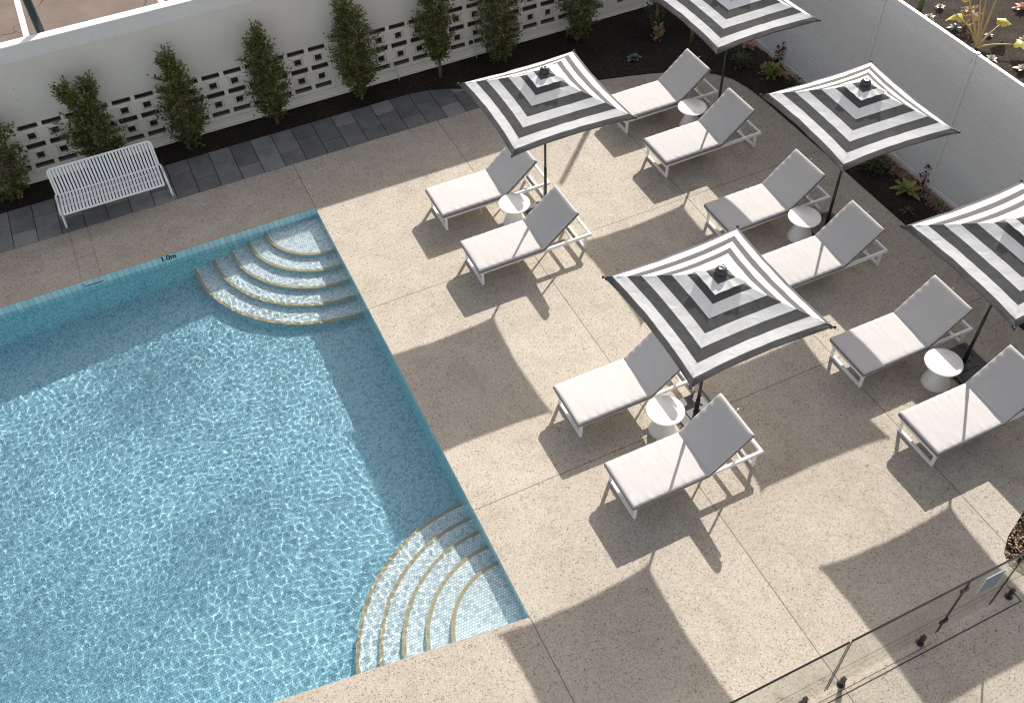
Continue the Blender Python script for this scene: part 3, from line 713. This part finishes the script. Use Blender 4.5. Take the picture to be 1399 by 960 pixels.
# ------------------------------------------------------------------ bench
bench = thing('slatted_bench', 'white metal slatted bench standing on the slate pavers against the garden bed', 'bench', (-3.16, 1.75, 0))
BW = 1.80
def prof(u):
    pts = [(-.41,.415), (-.395,.44), (-.36,.452), (-.2,.44), (0,.432), (.11,.437), (.165,.47), (.195,.53), (.26,.72), (.31,.88)]
    i = min(int(u*(len(pts)-1)), len(pts)-2); f = u*(len(pts)-1)-i; a, b = pts[i], pts[i+1]; return a[0]+(b[0]-a[0])*f, a[1]+(b[1]-a[1])*f
ns = 31; mb = MB(); mk = MB()
for k in range(ns):
    x = -BW/2+.04+(BW-.08)*k/(ns-1); w = .036; U_ = [i/27 for i in range(28)]
    for tgt, ua, ub in ((mb, 0, 5.4/9), (mk, 5.4/9, 1)):
        vs = []; uu = [ua+(ub-ua)*i/13 for i in range(14)]
        for u in uu:
            y, z = prof(u); vs += [(x-w/2, y, z), (x+w/2, y, z), (x+w/2, y+.002, z-.006), (x-w/2, y+.002, z-.006)]
        fs = []
        for i in range(len(uu)-1):
            for j in range(4): fs.append((i*4+j, i*4+(j+1) % 4, (i+1)*4+(j+1) % 4, (i+1)*4+j))
        tgt.add(vs, fs)
mb.tube([(-BW/2+.03, *prof(0)), (BW/2-.03, *prof(0))], .017, 10); 
for yy, zz in ((-.2,.428), (.0,.42)): mb.tube([(-BW/2+.02, yy, zz), (BW/2-.02, yy, zz)], .009, 8)
mb.build('seat', M['white'], bench)
y9, z9 = prof(1); mk.tube([(-BW/2, .15, .44), (-BW/2-.0, y9-.02, z9-.05), (-BW/2+.02, y9-.004, z9-.012), (-BW/2+.06, y9, z9), (BW/2-.06, y9, z9), (BW/2-.02, y9-.004, z9-.012), (BW/2, y9-.02, z9-.05), (BW/2, .15, .44)], .017, 10)
mk.tube([(-BW/2+.02, .14, .445), (BW/2-.02, .14, .445)], .012, 8); mk.build('backrest', M['white'], bench)
for s in (-1, 1):
    l = MB(); x = s*(BW/2+.025)
    l.tube([(x, .15, .445), (x, .06, .44), (x+s*.01, -.04, .30), (x+s*.015, -.18, .10), (x+s*.018, -.245, .015), (x+s*.018, -.19, .012), (x+s*.015, -.11, .10), (x+s*.01, .07, .33)], .02, 8)
    l.tube([(x, -.40, .425), (x, -.2, .436), (x, .1, .44)], .014, 8)
    l.build('leg', M['white'], bench, smooth=True)
    l = MB(); l.tube([(x, .12, .44), (x+s*.01, .2, .30), (x+s*.018, .30, .0)], .016, 8); l.build('leg', M['white'], bench, smooth=True)

# ------------------------------------------------------------------ glass fence
GY = -11.09; GH = 1.38
gf = thing('glass_pool_fence', 'frameless clear glass pool fence with black edges on short black spigots', 'glass fence', (0, GY, 0))
def pane(x0, x1, parent, name='glass_panel', z0=.07, h=GH):
    b = MB(); b.box(((x0+x1)/2, 0, (z0+h)/2), (x1-x0, .011, h-z0)); 
    p = b.build(name, M['glass'], parent)
    e = MB(); e.box(((x0+x1)/2, 0, h+.003), (x1-x0, .020, .018)); e.box((x0-.001, 0, (z0+h)/2), (.004, .013, h-z0)); e.box((x1+.001, 0, (z0+h)/2), (.004, .013, h-z0))
    e.build('glass_edge', M['gedge'], p); return p
pane(.62, 2.665, gf); pane(2.70, 4.295, gf); pane(5.14, 7.2, gf); pane(7.24, 9.3, gf); pane(-1.5, .58, gf)
for x in (2.38, 2.92, 4.09, 5.47, 6.9, .9, 7.5):
    g = MB(); g.lathe([(.05, 0), (.05, .010), (.027, .014), (.027, .17), (.022, .178)], (x, 0, 0), 16); g.box((x, -.0, .13), (.05, .05, .10)); g.tube([(x, -.028, .12), (x, -.036, .12)], .012, 8)
    g.build('spigot', M['black'], gf, bevel=.002)
gate = thing('glass_gate', 'clear glass gate leaf carrying a grey sign and hinged in the glass fence', 'gate', (4.31, GY, 0))
pane(.012, .81, gate, 'gate_leaf', .09)
for z in (.38, 1.17):
    g = MB(); g.box((.0, 0, z), (.105, .034, .075)); g.tube([(0, 0, z-.045), (0, 0, z+.045)], .016, 10); g.build('hinge', M['black'], gate, bevel=.003)
g = MB(); g.box((.80, -.0, 1.22), (.07, .05, .11)); g.tube([(.80, -.03, 1.28), (.80, -.055, 1.28)], .016, 10); g.build('latch', M['black'], gate, bevel=.003)
sg = MB(); sg.box((0, 0, 0), (.285, .004, .36)); s_ = sg.build('gate_sign', M['sign']); s_.location = (4.765, GY-.0095, .99)
tag(s_, 'blue grey rectangular notice fixed flat to the glass gate', 'sign')
rim = MB(); rim.box((0, -.0005, .183), (.29, .006, .006)); rim.box((-.144, -.0005, 0), (.005, .006, .36)); rim.build('sign_rim', M['signrim'], s_)
mb = MB(); mb.box((3.35, -11.205, .0015), (4.42, .014, .003)); mb.box((5.566, -11.095, .0015), (.014, .23, .003)); mb.box((2.9, -11.155, .0013), (2.6, .006, .0026))  # thin dark strips laid on the deck, turning a corner at the right
tag(mb.build('dark_deck_line', M['dark_strip']), 'narrow dark line on the deck along the glass fence', 'dark_strip')

# ------------------------------------------------------------------ planting
def leafquad(mb, p, d, up, L, W, tone, fold=.25):
    """one folded pointed leaf, base p, direction d"""
    d = d.normalized(); s = d.cross(up); 
    if s.length < .05: s = d.cross(Vector((1,0,0)))
    s.normalize(); n = s.cross(d)
    m = p+d*L*.5; a = m+s*W/2+n*W*fold; b = m-s*W/2+n*W*fold; q = p+d*L-n*L*.12
    i = len(mb.v); mb.v += [tuple(p), tuple(a), tuple(q), tuple(b), tuple(m)]; mb.f += [(i, i+1, i+4), (i+1, i+2, i+4), (i+4, i+2, i+3), (i, i+4, i+3)]; mb.m += [0]*4; mb.tone += [tone]*4
def tree_mesh(seed, H, rad, z0, lobes=1, dens=1., leaf=.066):
    g = random.Random(seed); lv = MB(); lv.tone = []; tw = MB()
    tw.tube([(0,0,-.05), (.01,.0,H*.3), (-.01,.015,H*.6), (0,0,H*.93)], [.026,.022,.014,.005], 8)
    tw.tube([(.035,.01,-.05), (.03,-.02,H*.3), (.04,.03,H*.55), (.09,.05,H*.8)], [.017,.013,.008,.003], 6)
    n = int(270*dens*H/2)
    for i in range(n):
        u = (i+g.random())/n; z = z0+(H-z0)*u
        pr = rad*1.22*min(1, (.45+u*1.9))*(1-max(0, u-.60)/.40*.80)
        a = g.uniform(0, 6.283); ax = Vector((0,0,z-.12*g.random()-.05))
        if lobes > 1 and u > .55:
            sd = -1 if (i % 2) else 1; ax.x += sd*rad*.55*(u-.45)*1.6; pr *= .62
        bump = 1+.55*noise.noise(Vector((math.cos(a)*1.3+seed, math.sin(a)*1.3, z*2.6)))
        rr = pr*bump*(.55+.45*g.random()**.5)
        tip = ax+Vector((math.cos(a)*rr, math.sin(a)*rr, .10+.16*g.random()+(.1 if u > .85 else 0)))
        tw.tube([ax, ax.lerp(tip, .5)+Vector((0,0,-.015)), tip], [.004,.003,.0015], 3, cap=False)
        nl = int(15+g.random()*6); tb = g.gauss(0, .13)
        for k in range(nl):
            f = .25+.80*(k+g.random())/nl; c = ax.lerp(tip, f)+Vector((g.gauss(0,.022), g.gauss(0,.022), g.gauss(0,.022)))
            d = Vector((math.cos(a), math.sin(a), .55))*.8+Vector((g.gauss(0,.75), g.gauss(0,.75), g.gauss(0,.6)))
            tone = min(.92, max(0, .45+tb+g.gauss(0,.20)+(.14 if f > .85 else 0)))
            if u > .90 and g.random() < .30: tone = .95+.05*g.random()
            elif g.random() < .008: tone = .97
            s = g.uniform(.7, 1.25); leafquad(lv, c, d, Vector((g.gauss(0,.4), g.gauss(0,.4), 1)), leaf*s, leaf*.52*s, tone)
    return lv, tw
def tree(x, y, seed, H, rad, z0, label, lobes=1, dens=1., mat='leaf'):
    t = thing('clipped_tree', label, 'tree', (x, y, 0), group='small upright trees along the block wall')
    lv, tw = tree_mesh(seed, H, rad, z0, lobes, dens); lv.build('crown', M[mat], t); tw.build('trunk', M['bark'], t, smooth=True)
tree(-4.78, 2.83, 11, 1.60, .42, .10, 'leafy upright tree cut off by the left edge of the photo, left of the bench')
tree(-3.12, 2.84, 12, 1.84, .47, .05, 'wide two-topped leafy tree directly behind the white bench', 2, 1.25)
tree(-1.50, 2.84, 13, 1.86, .36, .04, 'slim leafy tree just right of the white bench, first of the row to its right')
tree(.11, 2.80, 14, 1.86, .37, .22, 'leafy tree with a yellow tip, midway between the bench and the wall joint')
tree(1.86, 2.80, 15, 1.98, .42, .18, 'broad leafy tree standing in front of the wall joint', 1, 1.15)
tree(3.55, 2.76, 16, 1.98, .35, .42, 'leafy tree with a bare tan trunk showing at its foot', 1, .9)
tree(4.89, 2.76, 17, 1.98, .42, .08, 'dense leafy tree in front of the block screen beyond the end of the slate path', 1, 1.1)
tree(6.72, 2.70, 18, 1.95, .38, .06, 'leafy tree above the round blue green rosette, cut off by the top edge')
tree(8.25, 2.15, 19, 1.7, .20, .16, 'thin sparse tree with dry tan leaves at its foot, far right of the wall bed', 1, .35, 'leafb')

def rosette(name, label, loc, r, n, mat, up=.6, w=.3, cat='plant', group=None, lift=0., seed=1, curl=.25):
    g = random.Random(seed*7+3); mb = MB(); mb.tone = []
    for i in range(n):
        f = i/n; a = i*2.39996; el = .15+up*(1-(1-f)**1.2)*1.2+g.gauss(0,.06); L = r*(1.05-.45*f)*g.uniform(.85,1.12)
        d = Vector((math.cos(a)*math.cos(el), math.sin(a)*math.cos(el), math.sin(el)))
        s = Vector((-math.sin(a), math.cos(a), 0)); nn = s.cross(d)*-1; K = 6; b0 = len(mb.v); tone = min(.9, max(0, .5+g.gauss(0,.2)))
        for k in range(K+1):
            q = k/K; c = Vector((0,0,.01+lift))+d*L*q+Vector((0,0,-curl*L*q*q)); ww = w*L*math.sin(math.pi*min(1, q*.82+.12))**.8*(1 if q < 1 else .1)
            mb.v += [tuple(c-s*ww/2+nn*ww*.12), tuple(c), tuple(c+s*ww/2+nn*ww*.12)]
        for k in range(K):
            for j in (0, 1): mb.f.append((b0+k*3+j, b0+k*3+j+1, b0+(k+1)*3+j+1, b0+(k+1)*3+j)); mb.m.append(0); mb.tone.append(tone if k < K-1 else min(1, tone+.3))
    o = mb.build(name, M[mat], smooth=True); o.location = loc; return tag(o, label, cat, group)
def bush(name, label, loc, r, h, n, mat, leaf=.05, cat='plant', group=None, seed=1):
    g = random.Random(seed*13); mb = MB(); mb.tone = []
    for i in range(n):
        a = g.uniform(0, 6.283); q = g.random()**.5; z = h*g.random()
        p = Vector((math.cos(a)*r*q*(1-.5*z/h), math.sin(a)*r*q*(1-.5*z/h), z)); d = Vector((math.cos(a), math.sin(a), .6))+Vector((g.gauss(0,.4), g.gauss(0,.4), g.gauss(0,.4)))
        leafquad(mb, p, d, Vector((0,0,1)), leaf*g.uniform(.8,1.3), leaf*.55, min(1, max(0, .5+g.gauss(0,.25)))); k0 = len(mb.v)-5
        mb.v += [(.003,0,-.03), (-.003,.003,-.03)]; mb.f.append((k0, k0+5, k0+6)); mb.m.append(0); mb.tone.append(.5)
        if i == 0: z_ = k0+5
        mb.f[-1] = (k0, z_, z_+1)
    o = mb.build(name, M[mat]); o.location = loc; return tag(o, label, cat, group)
G1 = 'rosette plants in the poolside garden bed'
rosette('blue_rosette', 'round blue green rosette alone on the dark soil near the top of the photo', (7.36,1.47,-.02), .17, 26, 'bluish', .9, .55, seed=3)
bush('dry_tuft', 'small tuft of dry tan leaves at the foot of the thin tree', (8.17,1.90,-.02), .12, .30, 60, 'tan', .10, seed=2)
bush('leafy_shrub', 'low green shrub between the topmost umbrella pole and the fence', (9.16,.25,-.02), .24, .22, 90, 'leafb', .085, seed=4)
bush('leafy_shrub', 'small mid green sprawling shrub just below the peach rosette', (9.30,.66,-.02), .2, .16, 50, 'leafb', .075, seed=5)
rosette('peach_rosette', 'peach pink rosette plant at the fence foot beside the topmost umbrella corner', (9.66,.74,-.02), .19, 22, 'peach', .8, .5, seed=6)
bush('lime_shrub', 'lime green leafy plant next to the dark red plant at the fence post', (9.46,-.32,-.02), .22, .20, 80, 'lime', .105, seed=7)
bush('red_plant', 'dark red upright plant against the fence, above the pink tinged rosette', (9.76,-.12,-.02), .10, .48, 50, 'red', .085, seed=8)
rosette('pink_rosette', 'pale pink tinged rosette between the lime plant and the fence', (9.68,-.46,-.02), .15, 18, 'peach', .8, .5, seed=9)
bush('leafy_shrub', 'dark low shrub close to the fence behind the corner of the fence umbrella', (9.66,-.80,-.02), .18, .16, 60, 'leafb', .065, seed=10)
bush('leafy_shrub', 'rounded green shrub in the bed under the lower corner of the fence umbrella', (9.36,-3.62,-.02), .27, .24, 130, 'leafb', .10, seed=11)
rosette('lime_rosette', 'bright lime star shaped rosette in the bed beside the pebble strip', (9.50,-4.37,-.02), .33, 20, 'lime', .75, .30, seed=12)
rosette('small_rosette', 'small narrow leaved green rosette nearest the right hand umbrella corner', (9.15,-4.83,-.02), .17, 12, 'leafb', .9, .22, seed=13)
bush('red_plant', 'dark red upright plant at the fence foot above the lime star rosette', (9.84,-4.40,-.02), .09, .40, 40, 'red', .075, seed=14)
bush('leafy_shrub', 'tiny green sprig at the bed edge beside the right hand umbrella', (9.28,-5.35,-.02), .1, .08, 20, 'lime', .05, seed=15)
o = MB(); o.tube([(0,0,-.02), (.01,0,.2), (0,.01,.42)], [.045,.042,.040], 12); o = o.build('cut_stem', M['stem'], smooth=True); o.location = (8.68,1.40,0); tag(o, 'short thick green stem in the soil below the topmost umbrella', 'plant stem')
o = MB(); o.tube([(0,0,-.02), (.01,0,.3), (0,.02,.62)], [.06,.055,.05], 12); o = o.build('cut_stem', M['stem'], smooth=True); o.location = (13.62,.16,0); tag(o, 'short thick green stem beyond the fence at the top edge of the photo', 'plant stem')
# beyond the fence
for i, (x, y, r_, mt, lab) in enumerate(((13.64,-.13,.14,'palegrey','pale rosette close behind the fence rail, left of the small spiky one'), (14.13,.08,.12,'palegrey','small spiky pale rosette at the top edge beyond the fence'),
        (13.82,-.72,.16,'bluish','blue green rosette beyond the fence, left of the banana plant'), (13.66,-1.95,.15,'palegrey','pale open rosette at the foot of the banana plant beside the fence post top'),
        (13.97,-2.52,.20,'palegrey','cream rosette at the right edge beyond the fence rail'), (15.6,-.78,.22,'peach','peach tinted rosette at the far top right corner'),
        (14.72,-1.75,.16,'palegrey','cream rosette at the right edge level with the banana leaves'), (14.25,-1.25,.10,'bluish','small dull green rosette right of the banana stalks'))):
    rosette('pale_rosette', lab, (x, y, -.01), r_, 20, mt, .8, .42, group='small rosettes beyond the fence', seed=20+i)
ban = thing('banana_plant', 'yellowing banana like plant with long bare stalks beyond the fence', 'plant', (13.70, -1.50, 0))
g = random.Random(3)
for i, (a, ln, el, cv, rl) in enumerate(((.95,1.5,1.02,.2,1), (1.25,1.35,1.12,.2,1), (.6,1.6,.95,.15,1), (1.6,1.0,1.05,.3,1), (.2,.62,.75,.9,1), (-.75,.55,.55,1.1,1), (2.0,.75,1.1,.9,1))):
    d = Vector((math.cos(a), math.sin(a), 0)); pts = []; K = 9
    for k in range(K+1):
        q = k/K; pts.append(Vector((0,0,0))+d*ln*math.cos(el)*(q+cv*.35*q*q)+Vector((0,0,ln*math.sin(el)*(q-cv*.35*q*q))))
    s = MB(); s.tube(pts, [.028*(1-.65*k/K) for k in range(K+1)], 8); st = s.build('stalk', M['ystem'], ban, smooth=True)
    lm = MB(); lm.tone = []; p = pts[-1]; dd = (pts[-1]-pts[-2]).normalized(); Lf = .38 if i > 3 else .5; wv = Lf*.8; hz = Vector((dd.x, dd.y, .15)).normalized(); side = hz.cross(Vector((0,0,1))).normalized(); dd = hz; up = side.cross(dd); b0 = 0; K2 = 8
    for k in range(K2+1):
        q = k/K2; c = p+dd*Lf*q*.8+up*(.10*math.sin(q*3.1)-.16*q*q*(1 if i > 3 else .5)); w = wv*math.sin(math.pi*min(1, .08+q*.9))**.7
        for j in (-1, -.5, 0, .5, 1): lm.v.append(tuple(c+side*w/2*j+up*(-.35*abs(j)*w*.5+.015*math.sin(q*14+j*3))))
    for k in range(K2):
        for j in range(4): lm.f.append((k*5+j, k*5+j+1, (k+1)*5+j+1, (k+1)*5+j)); lm.m.append(0); lm.tone.append(min(1, max(0, .5+.4*math.sin(k*1.3+j+i))))
    lm.build('leaf_blade', M['yellow'], st, smooth=True)
bush('dry_tuft', 'dry grey green tuft left of the banana stalks beyond the fence', (14.12,-.72,0), .14, .35, 26, 'tan', .16, seed=31)

# --- pebbles by the fence and mulch in the lower right bed
def stones(name, area, n, size, mat, seed, z=-.02, flat=.6):
    g = random.Random(seed); mb = MB(); mb.tone = []
    ico = [Vector(p).normalized() for p in ((1,0,0),(-1,0,0),(0,1,0),(0,-1,0),(0,0,1),(0,0,-1))]; fc = [(0,2,4),(2,1,4),(1,3,4),(3,0,4),(2,0,5),(1,2,5),(3,1,5),(0,3,5)]
    for i in range(n):
        x, y = area(g); s = size*g.uniform(.6,1.3); Q = Matrix.Rotation(g.uniform(0,6.28), 3, 'Z') @ Matrix.Rotation(g.gauss(0,.3), 3, 'X')
        vs = [Q @ Vector((p.x*s*g.uniform(.8,1.3), p.y*s*g.uniform(.6,1.), p.z*s*flat))+Vector((x, y, z+g.uniform(0,.02))) for p in ico]
        b = len(mb.v); mb.v += [tuple(v) for v in vs]; mb.f += [tuple(b+k for k in f) for f in fc]; mb.m += [0]*8; t_ = g.random(); mb.tone += [t_]*8
    o = mb.build(name, M[mat], smooth=True); return tag(o, kind='stuff')
tag(stones('pebble_strip', lambda g: (9.83-.25*g.random()**1.2*(1+.2*math.sin(g.random()*6)), g.uniform(-8.5,-3.0)), 3000, .02, 'pebble', 1), 'strip of small brown pebbles between the dark bed and the fence foot', 'pebbles')
def inbed(g):
    while True:
        x, y = g.uniform(5.75, 9.5), g.uniform(-12.4, -9.6)
        pl = brbed; c = False; j = len(pl)-1
        for i in range(len(pl)):
            if (pl[i][1] > y) != (pl[j][1] > y) and x < (pl[j][0]-pl[i][0])*(y-pl[i][1])/(pl[j][1]-pl[i][1])+pl[i][0]: c = not c
            j = i
        if c: return x, y
tag(stones('mulch_chips', inbed, 5200, .022, 'pebble', 2, -.02, .35), 'brown bark chips filling the curved bed at the lower right edge', 'mulch')
